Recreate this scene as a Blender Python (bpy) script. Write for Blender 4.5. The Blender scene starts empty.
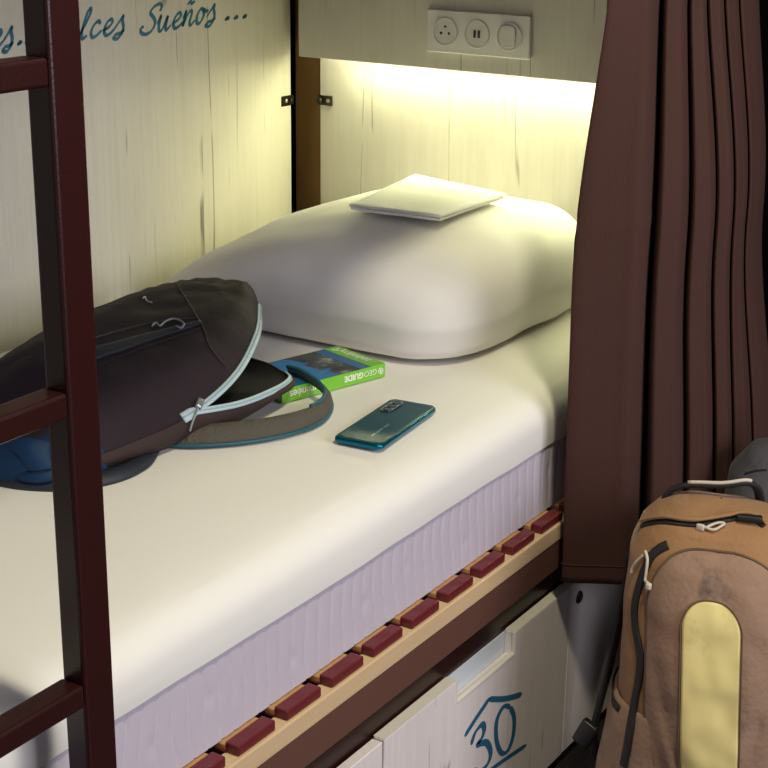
import bpy, bmesh, math, random
from mathutils import Vector, Matrix, noise
scene = bpy.context.scene
COL = scene.collection

# ---------------------------------------------------------------- camera, world, lights, exposure
YAW, PITCH, ROLL = math.radians(32.753), math.radians(18.668), math.radians(0.742)
fw = Vector((-math.sin(YAW)*math.cos(PITCH), math.cos(YAW)*math.cos(PITCH), -math.sin(PITCH)))
r0 = Vector((math.cos(YAW), math.sin(YAW), 0)); u0 = r0.cross(fw)
rr = math.cos(ROLL)*r0 + math.sin(ROLL)*u0
uu = -math.sin(ROLL)*r0 + math.cos(ROLL)*u0
cam = bpy.data.objects.new('camera', bpy.data.cameras.new('camera'))
cam.data.sensor_width = 36; cam.data.lens = 36*1539.12/768
cam.data.clip_start = 0.05; cam.data.clip_end = 60
m = Matrix((rr, uu, -fw)).transposed().to_4x4(); m.translation = Vector((1.93, -2.6, 1.5))
cam.matrix_world = m
COL.objects.link(cam); scene.camera = cam

world = bpy.data.worlds.new('world'); scene.world = world; world.use_nodes = True
bg = world.node_tree.nodes['Background']
bg.inputs[0].default_value = (0.62, 0.61, 0.74, 1); bg.inputs[1].default_value = 0.36

def area(name, loc, target, energy, color, sx, sy=None, shape='RECTANGLE'):
    d = bpy.data.lights.new(name, 'AREA'); d.energy = energy; d.color = color
    d.shape = shape; d.size = sx
    if sy: d.size_y = sy
    o = bpy.data.objects.new(name, d); o.location = loc
    o.rotation_euler = (Vector(target)-Vector(loc)).to_track_quat('-Z', 'Y').to_euler()
    COL.objects.link(o); return o
# lamp overhead in the aisle, and the LED strip under the headboard box
area('aisle_lamp_light', (1.80, -1.42, 2.70), (0.80, -0.75, 0.6), 27, (1.0, 0.91, 0.62), 0.22, shape='DISK')
area('aisle_side_fill', (3.7, -1.2, 1.75), (0.2, -0.9, 0.8), 50, (0.95, 0.93, 1.0), 1.6, 1.3)  # added side light for the aisle-facing brightness, its source unseen
led = area('led_strip_light', (0.525, 0.036, 1.130), (0.525, -0.50, 0.55), 3.6, (0.98, 1.0, 0.54), 0.79, 0.022)

scene.view_settings.view_transform = 'Standard'; scene.view_settings.look = 'None'
scene.view_settings.gamma = 1; scene.view_settings.use_curve_mapping = False
scene.view_settings.exposure = 0.0

# ---------------------------------------------------------------- helpers
def tag(o, label=None, cat=None, group=None, kind=None):
    if label: o['label'] = label
    if cat: o['category'] = cat
    if group: o['group'] = group
    if kind: o['kind'] = kind
    return o

def thing(name, loc, label, cat, group=None):
    o = bpy.data.objects.new(name, None); o.location = loc; o.empty_display_size = 0.05
    COL.objects.link(o); tag(o, label, cat, group); return o

def root_loc(p):
    v = Vector((0, 0, 0))
    while p is not None:
        v += p.location; p = p.parent
    return v

def mesh_obj(name, V, F, mat, parent=None, smooth=True, mods=()):
    """One mesh object from world-space vertices."""
    off = root_loc(parent)
    me = bpy.data.meshes.new(name)
    me.from_pydata([tuple(Vector(v)-off) for v in V], [], F); me.update()
    bm = bmesh.new(); bm.from_mesh(me)
    bmesh.ops.recalc_face_normals(bm, faces=bm.faces); bm.to_mesh(me); bm.free()
    if smooth: me.polygons.foreach_set('use_smooth', [True]*len(me.polygons))
    for mm in (mat if isinstance(mat, (list, tuple)) else [mat]): me.materials.append(mm)
    o = bpy.data.objects.new(name, me); COL.objects.link(o)
    if parent is not None: o.parent = parent
    for k, kw in mods:
        md = o.modifiers.new(k.lower(), k)
        for a, b in kw.items(): setattr(md, a, b)
    return o

class MB:
    """Collects shapes that make up ONE part."""
    def __init__(s): s.V = []; s.F = []
    def add(s, V, F):
        k = len(s.V); s.V += [Vector(v) for v in V]; s.F += [[i+k for i in f] for f in F]; return s
    def box(s, lo, hi, bev=0.0, seg=2, rot=None, piv=None):
        bm = bmesh.new(); bmesh.ops.create_cube(bm, size=1)
        lo, hi = Vector(lo), Vector(hi); c = (lo+hi)/2; d = hi-lo
        for v in bm.verts: v.co = Vector((v.co.x*d.x, v.co.y*d.y, v.co.z*d.z))+c
        if bev: bmesh.ops.bevel(bm, geom=bm.edges[:], offset=bev, segments=seg, affect='EDGES', profile=.5)
        if rot: bmesh.ops.rotate(bm, verts=bm.verts, cent=piv or c, matrix=rot)
        bm.verts.index_update()
        s.add([v.co.copy() for v in bm.verts], [[v.index for v in f.verts] for f in bm.faces]); bm.free(); return s
    def tube(s, pts, r, seg=8, closed=False, flat=None):
        P = [Vector(p) for p in pts]; n = len(P); V = []; F = []; prev = None
        for i, p in enumerate(P):
            a = P[(i-1) % n] if (closed or i > 0) else P[i]
            b = P[(i+1) % n] if (closed or i < n-1) else P[i]
            t = (b-a).normalized()
            if prev is None:
                nrm = t.cross(Vector((0, 0, 1)))
                if nrm.length < .1: nrm = t.cross(Vector((1, 0, 0)))
            else: nrm = prev - t*prev.dot(t)
            nrm.normalize(); prev = nrm; bn = t.cross(nrm)
            R = r[i] if isinstance(r, (list, tuple)) else r
            for k in range(seg):
                an = 2*math.pi*k/seg
                V.append(p + nrm*math.cos(an)*R + bn*math.sin(an)*R*(flat or 1))
        m_ = n if closed else n-1
        for i in range(m_):
            for k in range(seg):
                a = i*seg+k; b = i*seg+(k+1) % seg; j = ((i+1) % n)*seg
                F.append([a, b, j+(k+1) % seg, j+k])
        if not closed:
            F.append(list(range(seg))[::-1]); F.append([(n-1)*seg+k for k in range(seg)])
        return s.add(V, F)
    def cyl(s, c, axis, r, h, seg=32, prof=None):
        """Turned shape: prof = [(radius, height)] along the axis."""
        c = Vector(c); ax = Vector(axis).normalized()
        e1 = ax.orthogonal().normalized(); e2 = ax.cross(e1)
        prof = prof or [(r, 0), (r, h)]
        V = []; F = []
        for (R, H) in prof:
            for k in range(seg):
                an = 2*math.pi*k/seg
                V.append(c+ax*H+(e1*math.cos(an)+e2*math.sin(an))*R)
        for i in range(len(prof)-1):
            for k in range(seg):
                F.append([i*seg+k, i*seg+(k+1) % seg, (i+1)*seg+(k+1) % seg, (i+1)*seg+k])
        F.append(list(range(seg))[::-1]); F.append([(len(prof)-1)*seg+k for k in range(seg)])
        return s.add(V, F)
    def prism(s, outline, d0, d1, fn):
        """Closed outline of 2-D points, extruded between d0 and d1 by fn(a, b, d)."""
        n = len(outline)
        V = [fn(a, b, d0) for a, b in outline]+[fn(a, b, d1) for a, b in outline]
        F = [list(range(n))[::-1], list(range(n, 2*n))]+[[i, (i+1) % n, n+(i+1) % n, n+i] for i in range(n)]
        return s.add(V, F)
    def grid(s, fn, nu, nv, closed_u=False, closed_v=False):
        V = [fn(i/(nu if closed_u else nu-1), j/(nv if closed_v else nv-1)) for i in range(nu) for j in range(nv)]
        F = []
        for i in range(nu if closed_u else nu-1):
            for j in range(nv if closed_v else nv-1):
                a = i*nv+j; b = i*nv+(j+1) % nv; c = ((i+1) % nu)*nv
                F.append([a, b, c+(j+1) % nv, c+j])
        return s.add(V, F)
    def strip(s, pts, nrm, width, lift=0.0015, thick=0.002, dome=0.0):
        """A band of real thickness lying on a surface: centre points + surface normals."""
        P = [Vector(p) for p in pts]; n = len(P); V = []
        for i, p in enumerate(P):
            t = (P[min(i+1, n-1)]-P[max(i-1, 0)]).normalized()
            N = Vector(nrm[i] if isinstance(nrm, list) else nrm).normalized(); side = N.cross(t).normalized()
            w = (width[i] if isinstance(width, list) else width)/2
            for k in (-1, -.5, 0, .5, 1):
                V.append(p+side*w*k+N*(lift+thick+dome*(1-k*k)))
            V.append(p+side*w+N*(lift-.001)); V.append(p-side*w+N*(lift-.001))
        F = [[i*7+k, i*7+(k+1) % 7, (i+1)*7+(k+1) % 7, (i+1)*7+k] for i in range(n-1) for k in range(7)]
        F += [list(range(7))[::-1], [(n-1)*7+k for k in range(7)]]
        return s.add(V, F)
    def build(s, name, mat, parent=None, smooth=True, mods=()):
        return mesh_obj(name, s.V, s.F, mat, parent, smooth, mods)

def sharp(o, ang=35):
    o.data.set_sharp_from_angle(angle=math.radians(ang)); return o

def cr(P, n=8, closed=False):
    """Catmull-Rom through points of any dimension."""
    P = [tuple(p) for p in P]; out = []; N = len(P)
    for i in range(N if closed else N-1):
        if closed: a, b, c, d = P[(i-1) % N], P[i], P[(i+1) % N], P[(i+2) % N]
        else: a, b, c, d = P[max(i-1, 0)], P[i], P[i+1], P[min(i+2, N-1)]
        for k in range(n):
            t = k/n
            out.append(tuple(.5*((2*q)+(r-p)*t+(2*p-5*q+4*r-s)*t*t+(3*q-p-3*r+s)*t**3) for p, q, r, s in zip(a, b, c, d)))
    if not closed: out.append(P[-1])
    return out

def interp(keys, x):
    if x <= keys[0][0]: return keys[0][1]
    for (a, va), (b, vb) in zip(keys, keys[1:]):
        if x <= b:
            t = (x-a)/(b-a); t = t*t*(3-2*t)*.35+t*.65; return va+(vb-va)*t
    return keys[-1][1]

def nz(p, s=1.0): return noise.noise(Vector(p)*s)

def dup(o, offset, label=None):
    """Copy of a thing with copies of its parts and their sub-parts."""
    c = o.copy(); COL.objects.link(c); c.location = o.location+Vector(offset)
    if label: c['label'] = label
    for ch in list(o.children):
        d = ch.copy(); COL.objects.link(d); d.parent = c
        for g in list(ch.children):
            e = g.copy(); COL.objects.link(e); e.parent = d
    return c

def round_rect(a0, b0, a1, b1, r, n=6):
    out = []
    for (ca, cb, st) in ((a1-r, b1-r, 0), (a0+r, b1-r, 90), (a0+r, b0+r, 180), (a1-r, b0+r, 270)):
        for k in range(n+1):
            t = math.radians(st+90*k/n); out.append((ca+r*math.cos(t), cb+r*math.sin(t)))
    return out

# ---------------------------------------------------------------- materials
def mat(name, color, rough=.6, metal=0, bump=0, bscale=40, var=0, vscale=6, sheen=0, coat=0, stretch=None, spec=.5, emit=None):
    M = bpy.data.materials.new(name); M.use_nodes = True; nt = M.node_tree; b = nt.nodes['Principled BSDF']
    b.inputs['Base Color'].default_value = (*color, 1); b.inputs['Roughness'].default_value = rough
    b.inputs['Metallic'].default_value = metal; b.inputs['Specular IOR Level'].default_value = spec
    if sheen: b.inputs['Sheen Weight'].default_value = sheen; b.inputs['Sheen Roughness'].default_value = .4
    if coat: b.inputs['Coat Weight'].default_value = coat; b.inputs['Coat Roughness'].default_value = .08
    if emit: b.inputs['Emission Color'].default_value = (*emit[0], 1); b.inputs['Emission Strength'].default_value = emit[1]
    tc = nt.nodes.new('ShaderNodeTexCoord'); src = tc.outputs['Object']
    if stretch:
        mp = nt.nodes.new('ShaderNodeMapping'); mp.inputs['Scale'].default_value = stretch
        nt.links.new(src, mp.inputs[0]); src = mp.outputs[0]
    if var:
        n = nt.nodes.new('ShaderNodeTexNoise'); n.inputs['Scale'].default_value = vscale; n.inputs['Detail'].default_value = 5
        nt.links.new(src, n.inputs['Vector'])
        mx = nt.nodes.new('ShaderNodeMix'); mx.data_type = 'RGBA'
        mx.inputs[6].default_value = (*[c*(1-var) for c in color], 1); mx.inputs[7].default_value = (*[min(1, c*(1+var)) for c in color], 1)
        nt.links.new(n.outputs[0], mx.inputs[0]); nt.links.new(mx.outputs[2], b.inputs['Base Color'])
    if bump:
        n = nt.nodes.new('ShaderNodeTexNoise'); n.inputs['Scale'].default_value = bscale; n.inputs['Detail'].default_value = 4
        nt.links.new(src, n.inputs['Vector'])
        bp = nt.nodes.new('ShaderNodeBump'); bp.inputs['Strength'].default_value = bump; bp.inputs['Distance'].default_value = .01
        nt.links.new(n.outputs[0], bp.inputs['Height']); nt.links.new(bp.outputs[0], b.inputs['Normal'])
    return M

def whitewash(name, base, dark, seed=0.0, crack=.006):
    """White-washed oak decor: fine vertical grain and a few long dark splits."""
    M = bpy.data.materials.new(name); M.use_nodes = True; nt = M.node_tree; L = nt.links.new; b = nt.nodes['Principled BSDF']
    b.inputs['Roughness'].default_value = .55; b.inputs['Specular IOR Level'].default_value = .35
    tc = nt.nodes.new('ShaderNodeNewGeometry'); sp = nt.nodes.new('ShaderNodeSeparateXYZ'); L(tc.outputs['Position'], sp.inputs[0])
    ad = nt.nodes.new('ShaderNodeMath'); ad.operation = 'ADD'; L(sp.outputs[0], ad.inputs[0]); L(sp.outputs[1], ad.inputs[1])
    def tex(sh, sv, off, detail=4, rough=.6):
        cb = nt.nodes.new('ShaderNodeCombineXYZ')
        for src, sc, k in ((ad.outputs[0], sh, 0), (sp.outputs[2], sv, 1)):
            mu = nt.nodes.new('ShaderNodeMath'); mu.operation = 'MULTIPLY_ADD'
            L(src, mu.inputs[0]); mu.inputs[1].default_value = sc; mu.inputs[2].default_value = off+seed; L(mu.outputs[0], cb.inputs[k])
        n = nt.nodes.new('ShaderNodeTexNoise'); n.inputs['Scale'].default_value = 1; n.inputs['Detail'].default_value = detail
        n.inputs['Roughness'].default_value = rough
        L(cb.outputs[0], n.inputs['Vector']); return n.outputs[0]
    def ramp(x, p0, p1, c0=(0, 0, 0, 1), c1=(1, 1, 1, 1)):
        r = nt.nodes.new('ShaderNodeValToRGB'); r.color_ramp.elements[0].position = p0; r.color_ramp.elements[1].position = p1
        r.color_ramp.elements[0].color = c0; r.color_ramp.elements[1].color = c1; L(x, r.inputs[0]); return r.outputs[0]
    def mth(op, a, c):
        q = nt.nodes.new('ShaderNodeMath'); q.operation = op
        for k, v in enumerate((a, c)):
            if v is None: continue
            if isinstance(v, (int, float)): q.inputs[k].default_value = v
            else: L(v, q.inputs[k])
        return q.outputs[0]
    def mix(f, a, c):
        q = nt.nodes.new('ShaderNodeMix'); q.data_type = 'RGBA'; L(f, q.inputs[0])
        for k, v in ((6, a), (7, c)):
            if isinstance(v, tuple): q.inputs[k].default_value = (*v, 1)
            else: L(v, q.inputs[k])
        return q.outputs[2]
    grain = tex(110, 2.2, 3.1, 5, .7); broad = tex(7, 1.6, 8.4, 6, .65)
    c = mix(ramp(grain, .30, .72), tuple(x*.93 for x in base), tuple(min(1, x*1.04) for x in base))
    c = mix(mth('MULTIPLY', ramp(broad, .48, .68), .42), c, tuple(x*.80 for x in base))
    for sh, sv, off, w, lo, hi in ((7, .22, 21.7, crack*.55, .55, .60), (13, .22, 47.2, crack*.6, .60, .66), (10, .14, 66.1, crack*.4, .54, .59)):
        n = tex(sh, sv, off, 2.5, .45); d = mth('ABSOLUTE', mth('SUBTRACT', n, .5), None)
        line = ramp(d, 0.0, w, (1, 1, 1, 1), (0, 0, 0, 1))
        mask = ramp(tex(7, 3.2, off+13.3, 2), lo, hi)
        c = mix(mth('MULTIPLY', mth('MULTIPLY', line, mask), .85), c, dark)
    knot = tex(14, 4.5, 71.9, 3); kmask = ramp(knot, .70, .80)
    c = mix(mth('MULTIPLY', kmask, .14), c, dark)
    L(c, b.inputs['Base Color'])
    bp = nt.nodes.new('ShaderNodeBump'); bp.inputs['Strength'].default_value = .12; bp.inputs['Distance'].default_value = .004
    L(grain, bp.inputs['Height']); L(bp.outputs[0], b.inputs['Normal'])
    return M

M_wall = whitewash('whitewashed_oak', (.72, .68, .60), (.10, .085, .07), 0.0)
M_head = whitewash('whitewashed_oak_head', (.64, .61, .57), (.12, .10, .08), 5.3)
M_lock = whitewash('whitewashed_oak_locker', (.82, .74, .72), (.12, .10, .10), 9.1)
M_edge = mat('cut_edge', (.72, .68, .58), .5)
M_metal = mat('burgundy_metal', (.026, .0055, .0048), .30, 0, bump=.05, bscale=300, spec=.35)
M_rail = mat('brown_metal', (.135, .062, .046), .40, 0, bump=.05, bscale=300)
M_post = mat('bronze_metal', (.28, .155, .06), .35)
M_clip = mat('dark_clip', (.035, .028, .020), .35, .6)
M_screw = mat('screw_steel', (.55, .52, .42), .3, 1)
M_plastic = mat('white_plastic', (.74, .72, .75), .30)
M_plastic2 = mat('white_insert', (.70, .68, .69), .35)
M_black = mat('black_plastic', (.012, .012, .014), .4)
M_sheet = mat('white_sheet', (.83, .81, .77), .85, sheen=.1, bump=.05, bscale=9)
M_pillow = mat('white_pillowcase', (.82, .80, .79), .85, sheen=.1, bump=.08, bscale=7)
M_towel = mat('white_towel', (.86, .86, .84), .9, sheen=.2, bump=.25, bscale=420)
M_slat = mat('slat_birch', (.62, .34, .13), .5, var=.15, vscale=3, stretch=(1, 30, 30))
M_strip = mat('pine_strip', (.66, .47, .27), .55, var=.12, vscale=4, stretch=(40, 2, 40))
M_cap = mat('maroon_rubber', (.135, .012, .018), .42, bump=.08, bscale=60)
M_curtain = mat('brown_curtain', (.054, .0175, .0120), .85, bump=.12, bscale=260, stretch=(1, 1, .3))
M_dark = mat('unlit_dark_wall', (.003, .0025, .0025), .9, spec=0)  # near-black colour stands in for the unlit dark around the berth
M_floor = mat('dark_floor', (.035, .030, .028), .5, var=.3, vscale=5)
M_ceil = mat('berth_underside', (.30, .27, .22), .7)
M_blue_ink = mat('petrol_paint', (.025, .17, .27), .55)
M_number = mat('number_paint', (.022, .125, .220), .55)

# ---------------------------------------------------------------- setting
def structure(name, mb, m_, smooth=False):
    o = mb.build(name, m_, None, smooth); o['kind'] = 'structure'; return o
structure('floor', MB().box((-0.3, -4.2, -.05), (4.0, .8, 0)), M_floor)
wall_left = structure('wall_left', MB().box((-.018, -3.2, 0), (0, .025, 2.4), .001, 1), M_wall)
structure('wall_back', MB().box((.046, .066, 0), (.945, .084, 1.9), .001, 1), M_head)
structure('wall_end', MB().box((-.10, .16, 0), (4.0, .22, 2.7)), M_dark)
structure('wall_side', MB().box((-.10, -3.2, 0), (-.06, .16, 2.7)), M_dark)
structure('upper_bunk_base', MB().box((0, -2.12, 1.47), (.876, .06, 1.52)), M_ceil)  # unseen underside of the upper bunk, set low to shade the berth

# ---------------------------------------------------------------- lettering on the wall
def stroke(mb, pts, w, fn, th=math.radians(40), n=7, lift=.0006, lo=.42):
    P = [Vector((*p, 0)) for p in cr(pts, n)]
    V = []; N = len(P)
    for i, p in enumerate(P):
        t = (P[min(i+1, N-1)]-P[max(i-1, 0)]).normalized(); nn = Vector((-t.y, t.x, 0))
        a = math.atan2(t.y, t.x); ww = w*(lo+(1-lo)*abs(math.sin(a-th)))
        e = min(1, .35+min(i, N-1-i)/3)
        for q in (p+nn*ww*e, p-nn*ww*e): V.append(fn(q.x, q.y, lift))
        for q in (p-nn*ww*e, p+nn*ww*e): V.append(fn(q.x, q.y, -.0004))
    F = [[i*4+k, i*4+(k+1) % 4, (i+1)*4+(k+1) % 4, (i+1)*4+k] for i in range(N-1) for k in range(4)]
    F += [[0, 1, 2, 3], [(N-1)*4+k for k in (3, 2, 1, 0)]]
    mb.add(V, F)
G = {
 'l': ([[(0, .1), (.3, .8), (.52, 1.5), (.50, 1.86), (.35, 1.72), (.24, 1.1), (.2, .4), (.34, .02), (.62, .2)]], .66),
 'c': ([[(.72, .78), (.6, 1.0), (.32, .8), (.2, .35), (.36, .02), (.62, .08), (.95, .4)]], .92),
 'e': ([[(.1, .32), (.5, .52), (.68, .8), (.54, 1.0), (.3, .8), (.2, .35), (.38, .02), (.66, .08), (.98, .4)]], .92),
 's': ([[(0, .3), (.3, .8), (.48, 1.12), (.5, .8), (.66, .4), (.62, -.05), (.38, -.32), (.1, -.25), (.2, -.05), (.5, .02), (.8, .2)]], .85),
 'S': ([[(1.10, 1.36), (1.18, 1.70), (.95, 1.86), (.55, 1.66), (.42, 1.32), (.72, 1.02), (.92, .66), (.78, .18), (.4, -.02), (.02, .10), (-.08, .38), (.10, .52)]], 1.12),
 'u': ([[(0, .45), (.18, 1.0), (.16, .4), (.28, .02), (.5, .15), (.72, .95), (.7, .35), (.82, .02), (1.1, .35)]], 1.08),
 'n': ([[(0, .5), (.16, 1.0), (.14, .5), (.1, 0), (.3, .7), (.52, 1.0), (.64, .8), (.6, .25), (.74, .02), (1.02, .35)]], 1.0),
 '~': ([[(.15, 1.42), (.32, 1.6), (.5, 1.48), (.7, 1.62)]], 0),
 'o': ([[(.62, .85), (.34, .98), (.14, .55), (.24, .06), (.5, .06), (.68, .5), (.6, .9), (.8, .78), (1.0, .85)]], .95),
 'D': ([[(.3, 2.0), (.22, 1.0), (.1, .05)], [(-.1, 1.8), (.5, 2.15), (1.2, 1.8), (1.35, 1.0), (.9, .2), (.1, .02), (-.1, .2)]], 1.5),
 'v': ([[(0, .9), (.2, .95), (.34, .05), (.6, .6), (.7, 1.0), (.95, .9)]], .9),
 '^': ([[(.15, 1.3), (.45, 1.65), (.7, 1.3)]], 0),
 'r': ([[(0, .4), (.16, 1.0), (.14, .4), (.12, 0), (.3, .8), (.6, 1.0)]], .7),
 '.': ([[(.1, .02), (.17, .1), (.1, .16), (.04, .08), (.1, .02)]], .42),
}
def write(word, y0, z0, xh, sx, mb, w=.0042, slope=0.0):
    cur = 0
    for chx in word.replace('ñ', '~n').replace('ê', '^e'):
        if chx == ' ': cur += .55; continue
        for st in G[chx][0]:
            q = [(y0+(cur+x+.28*y)*xh*sx, z0+slope*(cur*xh)+y*xh) for x, y in st]
            stroke(mb, q, w if chx != '.' else w*.9, lambda a, b, d: Vector((d, a, b)))
        cur += G[chx][1]
mb = MB(); write('D', -.700, 1.206, .027, 1.0, mb); write('u', -.640, 1.206, .027, 1.0, mb); write('lces', -.600, 1.204, .027, 1.34, mb, slope=.03)
write('Sueños', -.436, 1.1995, .0275, 1.33, mb, slope=.065); write('...', -.192, 1.2075, .0275, 2.4, mb)
write('rêves', -.878, 1.207, .027, 1.1, mb); write('...', -.742, 1.207, .0275, 1.5, mb)
mb.build('lettering', M_blue_ink, wall_left, smooth=False)

# ---------------------------------------------------------------- headboard box with LED strip
hb = thing('headboard_box', (.5, 0, 1.1235), 'pale wood-grain headboard box glowing along its underside above the pillow', 'headboard box')
MB().box((.038, 0, 1.1235), (.945, .018, 1.468), .0015, 1).build('front_panel', M_head, hb, False)
MB().box((.046, .0185, 1.146), (.945, .0655, 1.164)).build('bottom_board', M_head, hb, False)
M_led = mat('led_diffuser', (.9, .9, .8), .5, emit=((1.0, .95, .65), 6))
MB().box((.07, .030, 1.138), (.93, .050, 1.1458), .002, 1).build('led_strip', M_led, hb, False)

sp = thing('socket_plate', (.462, 0, 1.197), 'white triple wall plate on the headboard box with plug socket, USB ports and switch', 'socket')
o = MB().prism(round_rect(.3495, 1.157, .5745, 1.237, .004), -.0005, -.008, lambda a, b, d: Vector((a, d, b))).build('cover_plate', M_plastic, sp, False)
o.modifiers.new('bevel', 'BEVEL').width = .0015
def ring(cx, name, parts):
    q = MB().cyl((cx, -.0078, 1.197), (0, -1, 0), .027, .002, 48, [(.027, 0), (.027, .0018), (.0262, .0026), (.0250, .0026), (.0246, .0012), (0.0005, .0012)]).build(name, M_plastic2, sp)
    sharp(q); return q
q = ring(.392, 'plug_socket', None)
h = MB()
for dx, dz, rad in ((-.0088, -.003, .0026), (.0088, -.003, .0026), (0, .0095, .0022)):
    h.cyl((.392+dx, -.0088, 1.197+dz), (0, -1, 0), rad, .0012, 20)
h.build('pin_holes', M_black, q, False)
q = ring(.462, 'usb_socket', None)
for dx in (-.0047, .0047):
    MB().box((.462+dx-.0024, -.0104, 1.190), (.462+dx+.0024, -.0088, 1.204), .0004, 1).build('usb_port', M_black, q, False)
q = ring(.532, 'light_switch', None)
o = MB().prism(round_rect(.513, 1.1765, .546, 1.2175, .010), -.0088, -.0125, lambda a, b, d: Vector((a, d, b))).build('rocker', M_plastic2, q, False)
o.modifiers.new('bevel', 'BEVEL').width = .001

# ---------------------------------------------------------------- bunk frame: corner post, long rail
bf = thing('bunk_bed_frame', (.5, -1.0, 0), 'dark brown metal bunk bed frame carrying the slatted base', 'bed frame')
MB().box((-.034, .086, 0), (.075, .135, 1.8), .003, 2).build('post', M_post, bf, False)
MB().box((.885, .09, 0), (.935, .13, 1.8), .003, 2).build('post', M_post, bf, False)
MB().box((.876, -2.08, .407), (.930, .06, .4605), .002, 2).build('side_rail', M_rail, bf, False)
MB().box((.882, -2.08, .3345), (.908, .06, .4068), .002, 2).build('gap_shade_strip', M_metal, bf, False)  # dark strip added so the gap below the rail reads as shade
MB().box((.878, -2.08, 1.415), (.930, -.02, 1.54), .002, 2).build('upper_rail', M_rail, bf, False)
MB().box((.02, .000, .407), (.876, .05, .4600), .002, 2).build('head_rail', M_rail, bf, False)
MB().box((.885, -2.10, 0), (.935, -2.081, 1.8), .003, 2).build('post', M_post, bf, False)

# angle clips beside the post
def clip(name, label, wall):
    t = thing(name, (0.0, .02, 1.0285) if wall else (.06, .06, 1.027), label, 'clip', 'angle clips beside the corner post')
    if wall:
        MB().box((.0003, -.010, 1.018), (.0025, .026, 1.039), .0005, 1).add(*[[], []]).box((-.012, .0255, 1.020), (.0025, .032, 1.037), .0004, 1).build('bracket_plate', M_clip, t, False)
        MB().cyl((.0022, .006, 1.0285), (1, 0, 0), .004, .002, 18, [(.0045, 0), (.0040, .0018), (.001, .0022)]).build('screw', M_screw, t)
        MB().cyl((.0022, .018, 1.0285), (1, 0, 0), .004, .002, 18, [(.0055, 0), (.0055, .006), (.001, .007)]).build('bolt_head', M_clip, t)
    else:
        MB().box((.044, .0628, 1.018), (.078, .0656, 1.038), .0005, 1).build('bracket_plate', M_clip, t, False)
        MB().cyl((.068, .0630, 1.028), (0, -1, 0), .004, .002, 18, [(.0045, 0), (.0040, .0018), (.001, .0022)]).build('screw', M_screw, t)
        MB().cyl((.050, .0630, 1.028), (0, -1, 0), .004, .002, 18, [(.006, 0), (.006, .008), (.001, .010)]).build('bolt_head', M_clip, t)
clip('angle_clip', 'small dark metal clip screwed to the long lettered wall left of the post', True)
clip('angle_clip', 'small dark metal clip screwed to the lit panel right of the post', False)

# ---------------------------------------------------------------- slatted base with rubber end caps
sb = thing('slatted_bed_base', (.5, -1.0, .46), 'pale wooden slatted bed base with maroon end caps under the mattress', 'bed base')
MB().box((.9055, -2.05, .461), (.932, -.01, .4898), .002, 2).build('side_strip', M_strip, sb, False)
MB().box((.03, -2.05, .461), (.12, -.01, .4898), .002, 2).build('side_strip', M_strip, sb, False)
def slat(y):
    s_ = MB().box((.06, y+.001, .4902), (.9085, y+.0725, .4995), .002, 2).build('slat', M_slat, sb, False)
    c = MB()
    c.box((.9065, y, .4900), (.9275, y+.0735, .5045), .0022, 3)
    c.box((.880, y-.001, .4899), (.909, y+.0745, .4912), .0003, 1)
    for k in range(3):   # moulded ridges on the cap
        c.tube([(.910+.006*k, y+.02+.006*k, .5044), (.912+.006*k, y+.034+.005*k, .5047), (.9135+.006*k, y+.050, .5044)], .0006, 5)
    c.build('end_cap', M_cap, s_, False)
    return s_
y0 = -1.1555
for k in range(-9, 12): slat(y0+.0975*k)

# ---------------------------------------------------------------- mattress and fitted sheet
M_quilt = bpy.data.materials.new('quilted_ticking'); M_quilt.use_nodes = True
nt = M_quilt.node_tree; b = nt.nodes['Principled BSDF']; b.inputs['Base Color'].default_value = (.53, .48, .56, 1); b.inputs['Roughness'].default_value = .8
tc = nt.nodes.new('ShaderNodeTexCoord'); n1 = nt.nodes.new('ShaderNodeTexNoise'); n1.inputs['Scale'].default_value = 14; n1.inputs['Detail'].default_value = 1
bp = nt.nodes.new('ShaderNodeBump'); bp.inputs['Strength'].default_value = .10; bp.inputs['Distance'].default_value = .004
nt.links.new(tc.outputs['Object'], n1.inputs['Vector']); nt.links.new(n1.outputs[0], bp.inputs['Height']); nt.links.new(bp.outputs[0], b.inputs['Normal'])

mt = thing('mattress', (.45, -1.0, .5), 'single mattress with rippled lavender quilted side lying on the slats', 'mattress')
def ripple(y, z):
    w = y+.004*math.sin(z*38+3*nz((y*3, z*6, 1)))+.010*nz((y*7, z*9, 4))
    ph = (w/.0262) % 1.0
    groove = math.exp(-((ph-.5)/.05)**2)
    return -.0027*groove-.0002*math.cos(2*math.pi*(ph-.5))+.0006*nz((y*14, z*5, 2))
def mside(u, v):
    y = -2.04+u*2.03; z = .501+v*.150
    x = .8895+.0080*(1-v)+ripple(y, z)*(1-.5*(2*v-1)**4)
    for (ty, tz) in TUFTS:
        d2 = (y-ty)**2+(z-tz)**2
        if d2 < .0009: x -= .002*math.exp(-d2/.00005)
    return Vector((x, y, z))
TUFTS = [(-1.36+.145*k+.02*((k*7) % 3), .565-.012*((k*5) % 3)) for k in range(-4, 9)]
me_side = MB().grid(mside, 700, 22)
me_side.build('quilted_border', M_quilt, mt)
MB().box((.008, -2.03, .5005), (.876, -.012, .686), .03, 4).build('core', M_quilt, mt)

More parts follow.
